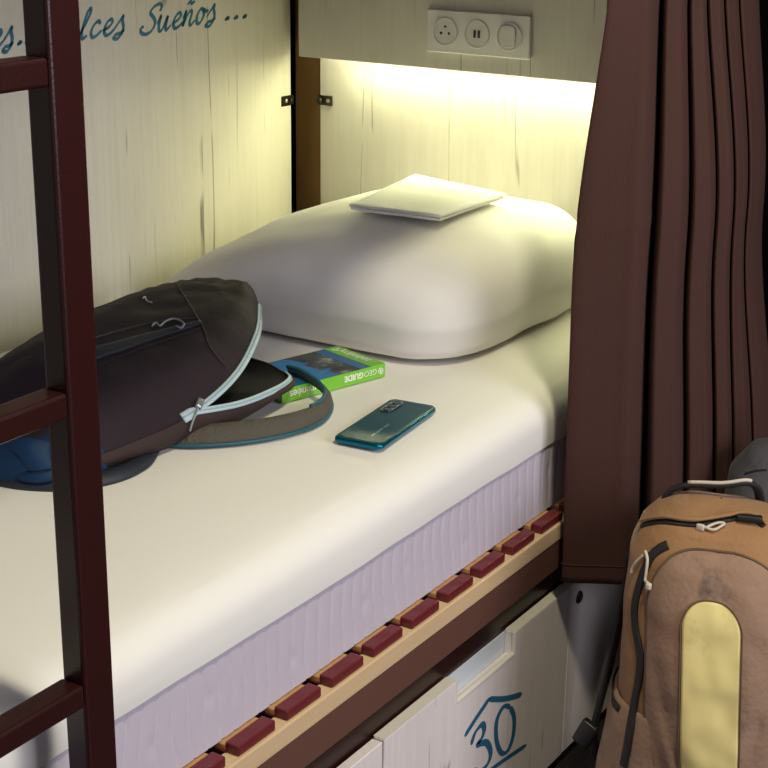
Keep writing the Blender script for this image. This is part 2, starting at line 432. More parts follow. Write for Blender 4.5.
def sheet_fn(u, v):
    y = -2.055+u*2.058
    hem = .610+.004*nz((y*2.2, 3, 0))+.002*nz((y*9, 1, 2))+.010*(y+.45)*-.35
    prof = [(.004, .640), (.004, .672), (.012, .690), (.04, .699), (.25, .7005), (.50, .7015), (.72, .701), (.82, .6985), (.862, .692), (.884, .678), (.8945, .660), (.8968, .635), (.8955, hem)]
    P = SHEET_CACHE.setdefault(round(hem, 6), cr(prof, 8))
    f = v*(len(P)-1); i = min(int(f), len(P)-2); t = f-i
    x = P[i][0]+(P[i+1][0]-P[i][0])*t; z = P[i][1]+(P[i+1][1]-P[i][1])*t
    k = 1 if .1 < x < .86 else .3
    z += k*(.0016*nz((x*5, y*4, 2))+.0006*nz((x*16, y*13, 7)))
    if x > .86: x += .0015*nz((y*8, z*10, 5))
    return Vector((x, y, z))
SHEET_CACHE = {}
sh = MB().grid(sheet_fn, 220, 97).build('fitted_sheet', M_sheet, None, True, [('SOLIDIFY', dict(thickness=.0025, offset=-1))])
tag(sh, 'white fitted sheet pulled over the mattress', 'sheet')

# ---------------------------------------------------------------- pillow
def spow(x, p): return math.copysign(abs(x)**p, x)
PX, PY, PA, PB = .396, -.238, .346, .302
def pillow_fn(u, v):
    """u around the outline, v from the underside centre over the edge to the top centre."""
    th = 2*math.pi*u; e = 5.2
    c, s = math.cos(th), math.sin(th); rad = (abs(c)**e+abs(s)**e)**(-1/e)
    ox, oy = c*rad, s*rad
    if v < .22: k = v/.22; zc = 0; x, y, z = PX+PA*ox*k*.93, PY+PB*oy*k*.94, .7035+.0075*k**6
    else:
        t = (v-.22)/.78; a = t*math.pi/2
        k = math.cos(a)**.78 if t < 1 else 0
        kk = .86+.14*min(1, t/.18)**.5
        kx = kk*k if t > .18 else kk*(1-.0*t)
        k2 = max(0, (1-((t-.12)/.88)**2.1))**.56 if t > .12 else 1.0
        kx = (.93+.07*min(1, t/.12)**.6)*k2
        x, y = PX+PA*ox*kx, PY+PB*oy*(.94+.06*min(1, t/.12)**.6)*k2
        H = .204
        h = H*(math.sin(min(1, t*1.0)*math.pi/2))**.62
        # lower toward the wall side, fuller in the middle and at the head end
        xs = (x-PX)/PA; ys = (y-PY)/PB
        fall = 1-.60*max(0, -xs)**1.45-.05*max(0, xs)**3-.16*max(0, -ys)**1.5
        z = .711+h*fall*1.0
        z += .006*nz((x*7, y*7, z*5))+.003*nz((x*15, y*13, z*12))
    return Vector((x, y, z))
pl = MB().grid(pillow_fn, 120, 64, closed_u=True).build('pillow', M_pillow, None)
tag(pl, 'plump white pillow at the head of the bed against the lit panel', 'pillow')

# ---------------------------------------------------------------- folded towel on the pillow
from mathutils.bvhtree import BVHTree
PILLOW_TREE = BVHTree.FromPolygons([v.co.copy() for v in pl.data.vertices], [list(p.vertices) for p in pl.data.polygons])
def top_z(x, y):
    """Height of the pillow top under (x, y)."""
    h = PILLOW_TREE.ray_cast(Vector((x, y, 2)), Vector((0, 0, -1)))
    return h[0].z if h[0] else .80
def towel():
    t = thing('folded_towel', (.45, -.15, .93), 'white towel folded flat and square on top of the pillow', 'towel')
    A, B, C, D = [Vector(p) for p in ((.428, -.388, .93), (.607, -.372, .93), (.606, -.135, .93), (.372, -.078, .93))]
    def layer(z0, th, ins, seed):
        n, k = 26, 26
        V = []; F = []
        def pos(s_, t_, top):
            P = (A*(1-s_)+B*s_)*(1-t_)+(D*(1-s_)+C*s_)*t_
            P.z = max(.919, max(top_z(P.x+a_, P.y+b_) for a_, b_ in ((0, 0), (.012, 0), (-.012, 0), (0, .012), (0, -.012)))+.0015)
            dz = .002*math.sin(math.pi*t_)*math.sin(math.pi*s_)+.0012*nz((P.x*14, P.y*14, seed))
            e = min(s_, 1-s_, t_, 1-t_); rr_ = min(1, e/.03)
            hh = th*(.5+(.5 if top else -.5)*math.sqrt(max(0, 1-(1-rr_)**2)))
            return P+Vector((0, 0, z0+dz+hh))
        for top in (1, 0):
            for i in range(n):
                for j in range(k):
                    s_ = ins+(1-2*ins)*(.5-.5*math.cos(math.pi*i/(n-1))); t_ = ins+(1-2*ins)*(.5-.5*math.cos(math.pi*j/(k-1)))
                    V.append(pos(s_, t_, top))
        N = n*k
        for i in range(n-1):
            for j in range(k-1):
                a = i*k+j; F.append([a, a+k, a+k+1, a+1]); F.append([N+a, N+a+1, N+a+k+1, N+a+k])
        for i in range(n-1):
            for j in (0, k-1):
                a = i*k+j; F.append([a, a+k, N+a+k, N+a])
        for j in range(k-1):
            for i in (0, n-1):
                a = i*k+j; F.append([a, a+1, N+a+1, N+a])
        return V, F
    for nm, z0, th, ins, sd in (('towel_fold', .0005, .0055, .012, 1), ('towel_fold', .0062, .0065, .0, 5)):
        V, F = layer(z0, th, ins, sd); MB().add(V, F).build(nm, M_towel, t)
towel()

# ---------------------------------------------------------------- guidebook
def text_mesh(txt, size, fn, depth=.0004, shear=0, align='LEFT', bold=0):
    cu = bpy.data.curves.new('lettering', 'FONT'); cu.body = txt; cu.size = size; cu.align_x = align; cu.shear = shear; cu.offset = bold
    ob = bpy.data.objects.new('lettering', cu); COL.objects.link(ob)
    dg = bpy.context.evaluated_depsgraph_get(); me = bpy.data.meshes.new_from_object(ob.evaluated_get(dg))
    V = [fn(v.co.x, v.co.y, depth) for v in me.vertices]; F = [list(p.vertices) for p in me.polygons]
    bpy.data.objects.remove(ob); bpy.data.curves.remove(cu); bpy.data.meshes.remove(me)
    return V, F
M_green = mat('green_card', (.19, .53, .035), .4)
M_white_ink = mat('white_print', (.80, .83, .72), .5)
M_pages = mat('book_pages', (.78, .75, .66), .8)
M_cover = bpy.data.materials.new('lake_photo_cover'); M_cover.use_nodes = True
def cover_nodes():
    nt = M_cover.node_tree; L = nt.links.new; b = nt.nodes['Principled BSDF']; b.inputs['Roughness'].default_value = .25
    tc = nt.nodes.new('ShaderNodeTexCoord')
    n = nt.nodes.new('ShaderNodeTexNoise'); n.inputs['Scale'].default_value = 30; n.inputs['Detail'].default_value = 6; L(tc.outputs['Object'], n.inputs['Vector'])
    r = nt.nodes.new('ShaderNodeValToRGB'); e = r.color_ramp.elements
    e[0].position = .38; e[0].color = (.006, .010, .016, 1); e[1].position = .62; e[1].color = (.085, .10, .095, 1)
    k = e.new(.70); k.color = (.30, .31, .32, 1); L(n.outputs[0], r.inputs[0])
    sx = nt.nodes.new('ShaderNodeSeparateXYZ'); L(tc.outputs['Object'], sx.inputs[0])
    # the lake fills the far left of the picture, its shore a wavy line
    n2 = nt.nodes.new('ShaderNodeTexNoise'); n2.inputs['Scale'].default_value = 22; L(tc.outputs['Object'], n2.inputs['Vector'])
    md = nt.nodes.new('ShaderNodeMath'); md.operation = 'MULTIPLY_ADD'; md.inputs[1].default_value = .09; L(n2.outputs[0], md.inputs[0]); L(sx.outputs[1], md.inputs[2])
    st = nt.nodes.new('ShaderNodeValToRGB'); st.color_ramp.elements[0].position = .040; st.color_ramp.elements[0].color = (1, 1, 1, 1)
    st.color_ramp.elements[1].position = .046; st.color_ramp.elements[1].color = (0, 0, 0, 1); L(md.outputs[0], st.inputs[0])
    mx = nt.nodes.new('ShaderNodeMix'); mx.data_type = 'RGBA'; L(st.outputs[0], mx.inputs[0]); L(r.outputs[0], mx.inputs[6]); mx.inputs[7].default_value = (.015, .20, .50, 1)
    L(mx.outputs[2], b.inputs['Base Color'])
cover_nodes()
def guidebook():
    P0, P1 = Vector((.5765, -.788, 0)), Vector((.634, -.583, 0))        # spine, near bottom corners
    e1 = (P1-P0).normalized(); e2 = Vector((-e1.y, e1.x, 0)); Lb = (P1-P0).length; Wb = .122; Tb = .0225; zb = .7035
    def at(a, w, z): return P0+e1*a+e2*w+Vector((0, 0, zb+z))
    t = thing('guidebook', at(Lb/2, Wb/2, 0), 'thick paperback guidebook with green spine and dark lake photo on its cover', 'book')
    def slab(mb, a0, a1, w0, w1, z0, z1):
        V = [at(a, w, z) for z in (z0, z1) for w in (w0, w1) for a in (a0, a1)]
        F = [[0, 2, 3, 1], [4, 5, 7, 6], [0, 1, 5, 4], [2, 6, 7, 3], [0, 4, 6, 2], [1, 3, 7, 5]]
        return mb.add(V, F)
    slab(MB(), .002, Lb-.002, .0012, Wb-.002, .0012, Tb-.0012).build('pages', M_pages, t, False)
    s_ = slab(MB(), 0, Lb, -.0002, .0012, 0, Tb).build('spine', M_green, t, False)
    c = slab(MB(), 0, Lb, .0005, Wb, Tb-.0012, Tb).build('front_cover', M_cover, t, False)
    slab(MB(), 0, Lb, .0005, Wb, 0, .0012).build('back_cover', M_green, t, False)
    slab(MB(), Lb-.030, Lb, .0005, Wb, Tb-.0003, Tb+.0004).build('title_band', M_green, c, False)
    slab(MB(), Lb-.052, Lb-.030, .0005, Wb, Tb-.0003, Tb+.00035).build('sky_band', mat('cover_sky', (.02, .13, .32), .3), c, False)
    # the spine text stands on its head: it runs from the right end to the left
    def sp_fn(a0): return lambda x, y, d: at(a0-x, -.0002-d, Tb*.76-y)
    w = MB(); w.add(*text_mesh('GEO', .0135, sp_fn(Lb-.018))); w.add(*text_mesh('GUIDE', .0135, sp_fn(Lb-.047), bold=.0006))
    MB().add(*text_mesh('Pyrénées', .0185, sp_fn(.082), bold=.0003)).build('spine_title', M_white_ink, s_, False)
    ring_ = [at(Lb-.010+.0048*math.cos(q*math.pi/8), -.0006, Tb*.5+.0048*math.sin(q*math.pi/8)) for q in range(16)]
    w.tube(ring_, .0009, 6, closed=True); w.tube([at(Lb-.0135, -.0006, Tb*.5), at(Lb-.0065, -.0006, Tb*.5)], .0008, 6); w.tube([at(Lb-.010, -.0006, Tb*.5-.004), at(Lb-.010, -.0006, Tb*.5+.004)], .0008, 6)
    w.build('spine_series_mark', M_white_ink, s_, False)
    w = MB(); w.add(*text_mesh('Pyrénées', .024, lambda x, y, d: at(Lb-.0065-y, Wb-.010-x, Tb+.0004+d), bold=.0004))
    w.build('cover_lettering', M_white_ink, c, False)
guidebook()

# ---------------------------------------------------------------- smartphone
def phone():
    A, B = Vector((.7770, -.8790, 0)), Vector((.7550, -.6850, 0))
    e1 = (B-A).normalized(); e2 = Vector((e1.y, -e1.x, 0)); Lp = (B-A).length; W = .080; z0 = .7038
    def at(a, w, z): return A+e1*a+e2*w+Vector((0, 0, z0+z))
    t = thing('smartphone', at(Lp/2, 0, 0), 'glossy teal smartphone lying face down on the sheet with three camera lenses up', 'phone')
    M_ph = mat('teal_glass', (.003, .055, .078), .26, 0, spec=.10)
    M_fr = mat('teal_frame', (.006, .16, .26), .2, .85)
    def outl(ins, r): return round_rect(ins, -W/2+ins, Lp-ins, W/2-ins, r, 8)
    V = []; F = []; n = 36
    prof = [(.0028, 0), (.0006, .0016), (0, .004), (.0005, .0068), (.0016, .0082)]
    for ins, z in prof: V += [at(a, w, z) for a, w in outl(ins, .011)]
    for i in range(len(prof)-1): F += [[i*n+k, i*n+(k+1) % n, (i+1)*n+(k+1) % n, (i+1)*n+k] for k in range(n)]
    F += [list(range(n))[::-1], [(len(prof)-1)*n+k for k in range(n)]]
    sharp(MB().add(V, F).build('metal_frame', M_fr, t), 50)
    V = []; F = []
    prof = [(.0014, .0081), (.0022, .0089), (.0045, .0094), (.008, .0096)]
    for ins, z in prof: V += [at(a, w, z) for a, w in outl(ins, .011)]
    for i in range(len(prof)-1): F += [[i*n+k, i*n+(k+1) % n, (i+1)*n+(k+1) % n, (i+1)*n+k] for k in range(n)]
    F += [list(range(n))[::-1], [(len(prof)-1)*n+k for k in range(n)]]
    MB().add(V, F).build('glass_back', M_ph, t)
    cb = MB().prism(round_rect(Lp-.066, -W/2+.010, Lp-.012, -W/2+.030, .009, 6), .0094, .0112, lambda a, b, d: at(a, b, d)).build('camera_bump', mat('camera_glass', (.006, .012, .018), .1, .2, coat=1), t, False)
    for k in range(3):
        c = at(Lp-.023-.0165*k, -W/2+.020, .0110)
        sharp(MB().cyl(c, (0, 0, 1), .007, .002, 28, [(.0068, 0), (.0068, .0012), (.0058, .0013), (.0050, .0006), (.0006, .0006)]).build('lens', mat('lens_ring', (.05, .09, .11), .15, .7), cb))
    w = MB()
    for k in range(14):
        if k in (3, 9): continue
        w.add([at(.028+.0042*k, .0085, .0097), at(.0306+.0042*k, .0085, .0097), at(.0306+.0042*k, .0118, .0097), at(.028+.0042*k, .0118, .0097),
               at(.028+.0042*k, .0085, .0094), at(.0306+.0042*k, .0085, .0094), at(.0306+.0042*k, .0118, .0094), at(.028+.0042*k, .0118, .0094)],
              [[0, 1, 2, 3], [4, 7, 6, 5], [0, 4, 5, 1], [1, 5, 6, 2], [2, 6, 7, 3], [3, 7, 4, 0]])
    w.build('back_print', mat('grey_print', (.14, .24, .26), .3), t, False)
phone()

# ---------------------------------------------------------------- bunk ladder
def ladder():
    t = thing('bunk_ladder', (.95, -1.75, 0), 'dark burgundy metal ladder of square tube standing in front of the bed', 'ladder')
    X1, Yp = .975, -1.6185
    for yy in (Yp, Yp-.40):
        MB().box((X1-.030, yy-.0265, 0), (X1, yy+.0145, 2.3), .004, 3).build('side_post', M_metal, t, False)
    z = .7415
    for k in range(-2, 5):
        MB().box((X1-.0295, Yp-.40+.0146, z+.3*k-.025), (X1-.0005, Yp-.0266, z+.3*k), .0035, 3).build('rung', M_metal, t, False)
ladder()

# ---------------------------------------------------------------- under-bed locker with number
def locker():
    X = .930; zt = .352
    t = thing('underbed_locker', (.6, -.8, 0), 'whitewashed wooden locker under the bed painted with number 30', 'locker')
    MB().box((.02, -2.03, .02), (X-.022, -.03, .330), .001, 1).build('cabinet_body', M_lock, t, False)
    Y0, Y1 = -1.0330, -.4560
    n0, n1, nd = -.832, -.655, .040
    c = .006
    # door outline with the finger notch cut out of its top edge
    out = [(Y0, .03), (Y1, .03), (Y1, zt), (n1+c*.3, zt), (n1, zt-nd), (n0, zt-nd), (n0-c*.3, zt), (Y0, zt)]
    d = MB().prism(out, X-.018, X, lambda a, b, dd: Vector((dd, a, b))).build('door', M_lock, t, False)
    md = d.modifiers.new('bevel', 'BEVEL'); md.width = .0014; md.segments = 2; md.limit_method = 'ANGLE'
    # light chamfered edge of the notch and of the door top
    e = MB()
    e.tube([(X-.003, n0-c*.3-.002, zt+.0002), (X-.003, n0-.001, zt-nd+.0015), (X-.003, n1+.001, zt-nd+.0015), (X-.003, n1+c*.3+.002, zt+.0002)], .0042, 8)
    e.build('notch_edge', M_edge, d, False)
    MB().box((X-.0185, Y0+.001, zt-.0005), (X-.0003, n0-c*.3-.001, zt+.0009)).build('top_edging', M_edge, d, False)
    MB().box((X-.0185, n1+c*.3+.001, zt-.0005), (X-.0003, Y1-.001, zt+.0009)).build('top_edging', M_edge, d, False)
    MB().box((X-.0215, n0-.03, zt-nd-.03), (X-.0182, n1+.03, zt-.004)).build('notch_back', mat('pale_blue_board', (.62, .68, .74), .5), d, False)
    MB().box((X-.018, -2.03, .03), (X-.001, Y0-.003, zt-.0015), .001, 1).build('side_panel', M_lock, t, False)
    p = MB().box((X-.018, Y1+.003, .03), (X-.0005, -.02, zt), .001, 1).build('end_panel', M_lock, t, False)
    MB().cyl((X-.0007, -.4215, .319), (1, 0, 0), .011, .004, 28, [(.0115, 0), (.0115, .0015), (.009, .004), (.0045, .0046), (.004, .002), (.0004, .002)]).build('lock', M_black, p)
    # painted house with the number 30
    fn = lambda a, b, dd: Vector((X+dd, a, b))
    w = MB()
    for st, ww, th in HOUSE: stroke(w, st, ww*.86, fn, th, 8, .0006, .5)
    w.build('number_mark', M_number, d, False)
HOUSE = [
    ([(-.806, .243), (-.774, .2565), (-.7298, .2726)], .0056, math.radians(100)),
    ([(-.7330, .2722), (-.695, .2535), (-.6601, .2395), (-.621, .2271)], .0056, math.radians(75)),
    ([(-.785, .217), (-.7728, .2326), (-.7525, .2365), (-.7442, .2243), (-.7509, .2121), (-.7639, .2073), (-.7352, .1954), (-.7200, .1692), (-.729, .1535), (-.7531, .1524), (-.7762, .1670)], .0074, math.radians(20)),
    ([(-.6600, .2220), (-.6820, .2339), (-.7035, .2195), (-.7023, .1842), (-.6838, .1505), (-.6605, .1435), (-.6445, .1634), (-.6448, .1964), (-.6600, .2220)], .0072, math.radians(-10)),
    ([(-.730, .1385), (-.6592, .1295), (-.5953, .1193)], .0046, math.radians(70)),
]
locker()

# ---------------------------------------------------------------- curtain
def curtain():
    # plan of the folds at three heights: leading edge, broad first fold, then deep narrow pleats
    R0 = [(0.9660, -0.500), (0.9688, -0.530), (1.0182, -0.470), (0.9665, -0.330), (1.0110, -0.420), (1.0260, -0.380), (0.9772, -0.250), (1.0137, -0.330), (1.0259, -0.300), (0.9821, -0.180), (1.0128, -0.250), (1.0226, -0.220), (0.9841, -0.110), (1.0103, -0.170), (1.0121, -0.130), (0.9785, -0.030), (1.0004, -0.080), (1.0030, -0.030), (0.9902, 0.030)]
    R1 = [(0.9350, -0.500), (0.9363, -0.530), (1.0313, -0.470), (0.9791, -0.330), (1.0267, -0.420), (1.0532, -0.380), (1.0070, -0.250), (1.0434, -0.330), (1.0669, -0.300), (1.0254, -0.180), (1.0550, -0.250), (1.0677, -0.220), (1.0314, -0.110), (1.0565, -0.170), (1.0596, -0.130), (1.0280, -0.030), (1.0491, -0.080), (1.0479, -0.030), (1.0346, 0.030)]
    R2 = [(0.9362, -0.500), (0.9432, -0.530), (1.0410, -0.470), (0.9933, -0.330), (1.0407, -0.420), (1.0775, -0.380), (1.0329, -0.250), (1.0686, -0.330), (1.0953, -0.300), (1.0554, -0.180), (1.0859, -0.250), (1.0997, -0.220), (1.0650, -0.110), (1.0894, -0.170), (1.1008, -0.130), (1.0709, -0.030), (1.0913, -0.080), (1.0968, -0.030), (1.0849, 0.030)]
    def line(P):
        Q = [P[0]]
        for a, b_, c in zip(P, P[1:], P[2:]):   # rounded fold corners
            a, b_, c = Vector(a), Vector(b_), Vector(c)
            Q += [tuple(b_+(a-b_)*.36), tuple(b_+(a-b_)*.14), tuple(b_+(c-b_)*.14), tuple(b_+(c-b_)*.36)]
        Q.append(P[-1]); return cr(Q, 4)
    L0, L1, L2 = line(R0), line(R1), line(R2); n = len(L0)
    Zt, Zb = 1.50, .394
    rows = 90
    def fn(u, v):
        i = round(u*(n-1)); z = Zt+(Zb-Zt)*v
        s_ = (Zt-z)/(Zt-Zb)
        q = [Vector(l[i]) for l in (L0, L1, L2)]
        if z > .93: k = min(1, (z-.93)/.37); k = k*k*(2-k) if k < 1 else 1; P = q[1].lerp(q[0], k)
        else: k = (.93-z)/.37; P = q[1].lerp(q[2], k*k*(2-k) if k < 1 else k)
        x, y = P.x, P.y
        amp = .003
        x += amp*nz((y*6, z*1.3, 3))+.0012*nz((y*30, z*4, 1)); y += amp*nz((x*6+y*4, z*1.1, 9))
        if i < 40: # soft crease across the first fold
            x += .0018*math.exp(-((z-.985)/.008)**2)
        return Vector((x, y, z+.010*u*s_))
    t = thing('privacy_curtain', (1.0, -.25, .4), 'dark brown pleated curtain bunched at the head end of the bed', 'curtain')
    MB().grid(fn, n, rows).build('cloth', M_curtain, t, True, [('SOLIDIFY', dict(thickness=.002, offset=0))])
    # stitched bottom hem
    P = [fn(i/(n-1), 1-.032/(Zt-Zb)) for i in range(n)]
    N = []
    for i in range(n):
        tt = (P[min(i+1, n-1)]-P[max(i-1, 0)]).normalized(); N.append(tt.cross(Vector((0, 0, 1))))
    h = MB().tube([p+q*.0014 for p, q in zip(P, N)], .0012, 5); h.build('hem_stitch', M_curtain, t)
curtain()
# ---------------------------------------------------------------- daypack lying on the bed
M_pack = mat('pack_cloth', (.021, .0130, .0200), .7, spec=.2, bump=.25, bscale=26)
M_pack_side = mat('pack_side_cloth', (.042, .027, .026), .7, spec=.2, bump=.15, bscale=30)
M_navy = mat('pack_navy', (.003, .028, .085), .6, spec=.3, bump=.1, bscale=30)
M_band = mat('pack_band', (.012, .016, .030), .55, bump=.1, bscale=60)
M_lining = mat('pack_lining', (.006, .006, .008), .6)
M_zip = mat('pale_zip', (.42, .55, .62), .5, bump=.2, bscale=500)
M_pull = mat('zip_metal', (.50, .53, .55), .3, .8)
M_cord = mat('reflective_cord', (.22, .25, .27), .5)
M_teal = mat('teal_piping', (.012, .085, .125), .55)
M_seam = mat('dark_seam', (.006, .006, .009), .6)
M_teeth = mat('zip_teeth_grey', (.30, .40, .47), .45)
M_strap = mat('strap_mesh', (.085, .075, .060), .85, bump=.3, bscale=200)

# stations from the bottom end to the top end: far base, ridge, shoulder, near seam (zip line)
ST = [
 ((.40, -1.240, .715), (.42, -1.252, .730), (.45, -1.256, .730), (.47, -1.252, .722)),
 ((.28, -1.205, .704), (.37, -1.225, .768), (.44, -1.240, .765), (.525, -1.240, .730)),
 ((.21, -1.125, .704), (.36, -1.130, .815), (.45, -1.135, .802), (.565, -1.130, .740)),
 ((.17, -.985, .704), (.335, -.985, .836), (.45, -.995, .820), (.578, -1.005, .750)),
 ((.16, -.850, .704), (.305, -.850, .836), (.42, -.865, .832), (.570, -.893, .775)),
 ((.16, -.720, .704), (.280, -.715, .832), (.375, -.730, .838), (.522, -.778, .802)),
 ((.17, -.615, .704), (.255, -.610, .815), (.335, -.615, .828), (.435, -.660, .804)),
 ((.21, -.575, .715), (.265, -.578, .782), (.325, -.582, .798), (.405, -.618, .788)),
]
PACK_S = cr([sum(st, ()) for st in ST], 12)
def pack(s_, v):
    """Point on the front shell: s_ from bottom end to top end, v from the far base to the zip line."""
    f = s_*(len(PACK_S)-1); i = min(int(f), len(PACK_S)-2); t = f-i
    q = [PACK_S[i][k]+(PACK_S[i+1][k]-PACK_S[i][k])*t for k in range(12)]
    A, R, S, Lp = [Vector(q[k:k+3]) for k in (0, 3, 6, 9)]
    c = PACK_CACHE.setdefault(round(s_, 5), cr([A, A*.35+R*.65+Vector((-.03, 0, .010)), R, S, S*.5+Lp*.5+Vector((.012, 0, .014)), Lp], 10))
    g = v*(len(c)-1); j = min(int(g), len(c)-2); u = g-j
    p = Vector(c[j])*(1-u)+Vector(c[j+1])*u
    k = math.sin(math.pi*min(1, v*1.02))
    p.z += k*(.006*nz((p.x*9, p.y*7, 3))+.004*nz((p.x*22, p.y*16, 8)))
    # crumpled folds near the open top end
    if s_ > .62:
        w = min(1, (s_-.62)/.2)*k
        p.z += w*(.022*(.5-abs(nz((p.x*17+p.y*9, p.y*9-p.x*5, 5))))**2-.004)+w*.006*nz((p.x*30, p.y*22, 9))
    return p
PACK_CACHE = {}
def pack_n(s_, v):
    e = .004; a = pack(min(1, s_+e), v)-pack(max(0, s_-e), v); b_ = pack(s_, min(1, v+e))-pack(s_, max(0, v-e))
    n_ = a.cross(b_).normalized(); return n_ if n_.z > 0 else -n_

def daypack():
    t = thing('daypack', (.38, -.92, .70), 'dark brown and navy daypack lying half open on the bed', 'backpack')
    MB().grid(pack, 130, 70).build('front_panel', M_pack, t, True, [('SOLIDIFY', dict(thickness=.003, offset=-1))])
    # side wall below the zip: rim line and base line
    rim = [pack(k/40*.43, 1)-Vector((0, 0, .0)) for k in range(2, 41)]
    rim += [Vector(p) for p in cr([(.577, -1.003, .752), (.598, -.925, .746), (.600, -.845, .744), (.590, -.790, .743), (.568, -.764, .742), (.508, -.736, .743), (.450, -.728, .745), (.395, -.70, .745), (.32, -.68, .742)], 8)[1:]]
    base = []
    for i, p in enumerate(rim):
        a = rim[max(i-1, 0)]; b_ = rim[min(i+1, len(rim)-1)]; d = (b_-a); nrm = Vector((d.y, -d.x, 0)).normalized()
        on = min(1, max(0, (i-46)/10)); base.append(Vector((p.x, p.y, .7035+.0255*on))-nrm*(.022-.012*on))
    n = len(rim)
    def side(u, v):
        f = u*(n-1); i = min(int(f), n-2); q = f-i
        a = rim[i]*(1-q)+rim[i+1]*q; c = base[i]*(1-q)+base[i+1]*q
        p = a*(1-v)+c*v
        d = rim[i+1]-rim[i]; nrm = Vector((d.y, -d.x, 0)).normalized()
        return p+nrm*(.012*math.sin(math.pi*v)+.003*nz((p.x*18, p.y*18, p.z*18)))
    MB().grid(side, 160, 14).build('side_panel', M_pack_side, t, True, [('SOLIDIFY', dict(thickness=.0025, offset=0))])
    # dark lining seen through the opening
    op = rim[38:]; far = [Vector((.20+.12*k/(len(op)-1), -1.0+.365*k/(len(op)-1), .712)) for k in range(len(op))]
    def lin(u, v):
        f = u*(len(op)-1); i = min(int(f), len(op)-2); q = f-i
        a = op[i]*(1-q)+op[i+1]*q; c = far[i]*(1-q)+far[i+1]*q
        p = a*(1-v)+c*v; p.z = a.z*(1-min(1, v*5))+(.7085+.0235*min(1, max(0, (f-8)/8)))*min(1, v*5)-.001; return p
    MB().grid(lin, 60, 20).build('lining', M_lining, t)
    return t, rim
DAYPACK, PACK_RIM = daypack()

# ---------------------------------------------------------------- tan backpack standing on the floor
M_tan = mat('tan_canvas', (.31, .19, .125), .85, sheen=.15, bump=.18, bscale=120, var=.22, vscale=9)
M_tan_top = mat('tan_canvas_top', (.33, .175, .075), .85, sheen=.15, bump=.18, bscale=120, var=.18, vscale=9)
M_yellow = mat('yellow_patch', (.80, .67, .27), .55, bump=.05, bscale=30, var=.04, vscale=14)
M_stitch = mat('dark_stitching', (.13, .075, .04), .8)
M_bzip = mat('black_zip', (.010, .009, .009), .5, bump=.3, bscale=600)
M_white_cord = mat('cream_cord', (.62, .55, .45), .7)
M_web = mat('black_webbing', (.012, .012, .014), .7, bump=.3, bscale=300)
M_grey = mat('grey_pack_cloth', (.075, .072, .085), .75, sheen=.1, bump=.2, bscale=90)

def stain(M, dark, lo, hi, sc):
    nt = M.node_tree; b = nt.nodes['Principled BSDF']; src = b.inputs['Base Color'].links[0].from_socket
    tc = nt.nodes.new('ShaderNodeTexCoord'); n = nt.nodes.new('ShaderNodeTexNoise'); n.inputs['Scale'].default_value = sc; n.inputs['Detail'].default_value = 8; n.inputs['Roughness'].default_value = .65
    nt.links.new(tc.outputs['Object'], n.inputs['Vector'])
    r = nt.nodes.new('ShaderNodeValToRGB'); r.color_ramp.elements[0].position = lo; r.color_ramp.elements[1].position = hi; nt.links.new(n.outputs[0], r.inputs[0])
    mx = nt.nodes.new('ShaderNodeMix'); mx.data_type = 'RGBA'; mx.inputs[7].default_value = (*dark, 1)
    m_ = nt.nodes.new('ShaderNodeMath'); m_.operation = 'MULTIPLY'; m_.inputs[1].default_value = .75; nt.links.new(r.outputs[0], m_.inputs[0])
    nt.links.new(m_.outputs[0], mx.inputs[0]); nt.links.new(src, mx.inputs[6]); nt.links.new(mx.outputs[2], b.inputs['Base Color'])
stain(M_tan, (.050, .040, .042), .56, .68, 9); stain(M_yellow, (.50, .40, .17), .62, .80, 14)

class Pack:
    def __init__(s, c, yaw, A, B, H, e=2.7, seed=0):
        s.c = Vector(c); s.yaw = yaw; s.A = A; s.B = B; s.H = H; s.e = e; s.seed = seed
        s.ex = Vector((math.cos(yaw), math.sin(yaw), 0)); s.ey = Vector((-math.sin(yaw), math.cos(yaw), 0))
    tilt = 0.0   # leaning over sideways
    def w(s, x, y, z): return s.c+s.ex*(x+s.tilt*(.45-z))+s.ey*y+Vector((0, 0, z))
    def p(s, th, t):
        """th = 0 at the wearer-right side, -pi/2 at the front; t from the floor to the crown."""
        z = interp(s.H, t); a = interp(s.A, z); b_ = interp(s.B, z)
        c, q = math.cos(th), math.sin(th); r = (abs(c)**s.e+abs(q)**s.e)**(-1/s.e)
        x, y = a*c*r, b_*q*r
        k = min(1, a/.06)
        bulge = 1+k*(.030*nz((x*7, z*6, s.seed))+.012*nz((x*18, z*16+y*9, s.seed+3)))
        return s.w(x*bulge, y*bulge+s.lean(z), z+.006*nz((x*8, y*8, s.seed+6)))
    def f(s, x, z, off=0.0):
        """Point on the front of the pack at local x and height z, pushed out by off."""
        a = interp(s.A, z); b_ = interp(s.B, z); y = -b_*(max(0, 1-abs(x/a)**s.e))**(1/s.e)
        k = min(1, a/.06); bulge = 1+k*(.030*nz((x*7, z*6, s.seed))+.012*nz((x*18, z*16+y*9, s.seed+3)))
        return s.w(x*bulge, y*bulge+s.lean(z)-off, z+.006*nz((x*8, y*8, s.seed+6)))
    def lean(s, z): return .10*max(0, z-.42)**1.0
    def body(s, name, m_, parent):
        return MB().grid(lambda u, v: s.p(2*math.pi*u, v), 160, 110, closed_u=True).build(name, m_, parent)
TP = Pack((1.250, -.627, .0), math.radians(19),
          [(0, .150), (.04, .168), (.12, .165), (.28, .150), (.40, .142), (.48, .138), (.56, .128), (.595, .114), (.615, .096), (.628, .070), (.636, .034), (.640, .002)],
          [(0, .115), (.04, .135), (.30, .130), (.50, .118), (.57, .104), (.61, .082), (.63, .050), (.640, .002)],
          [(0, .003), (.70, .55), (.82, .605), (.92, .632), (1, .640)], 2.6, 4)
TP.tilt = .066
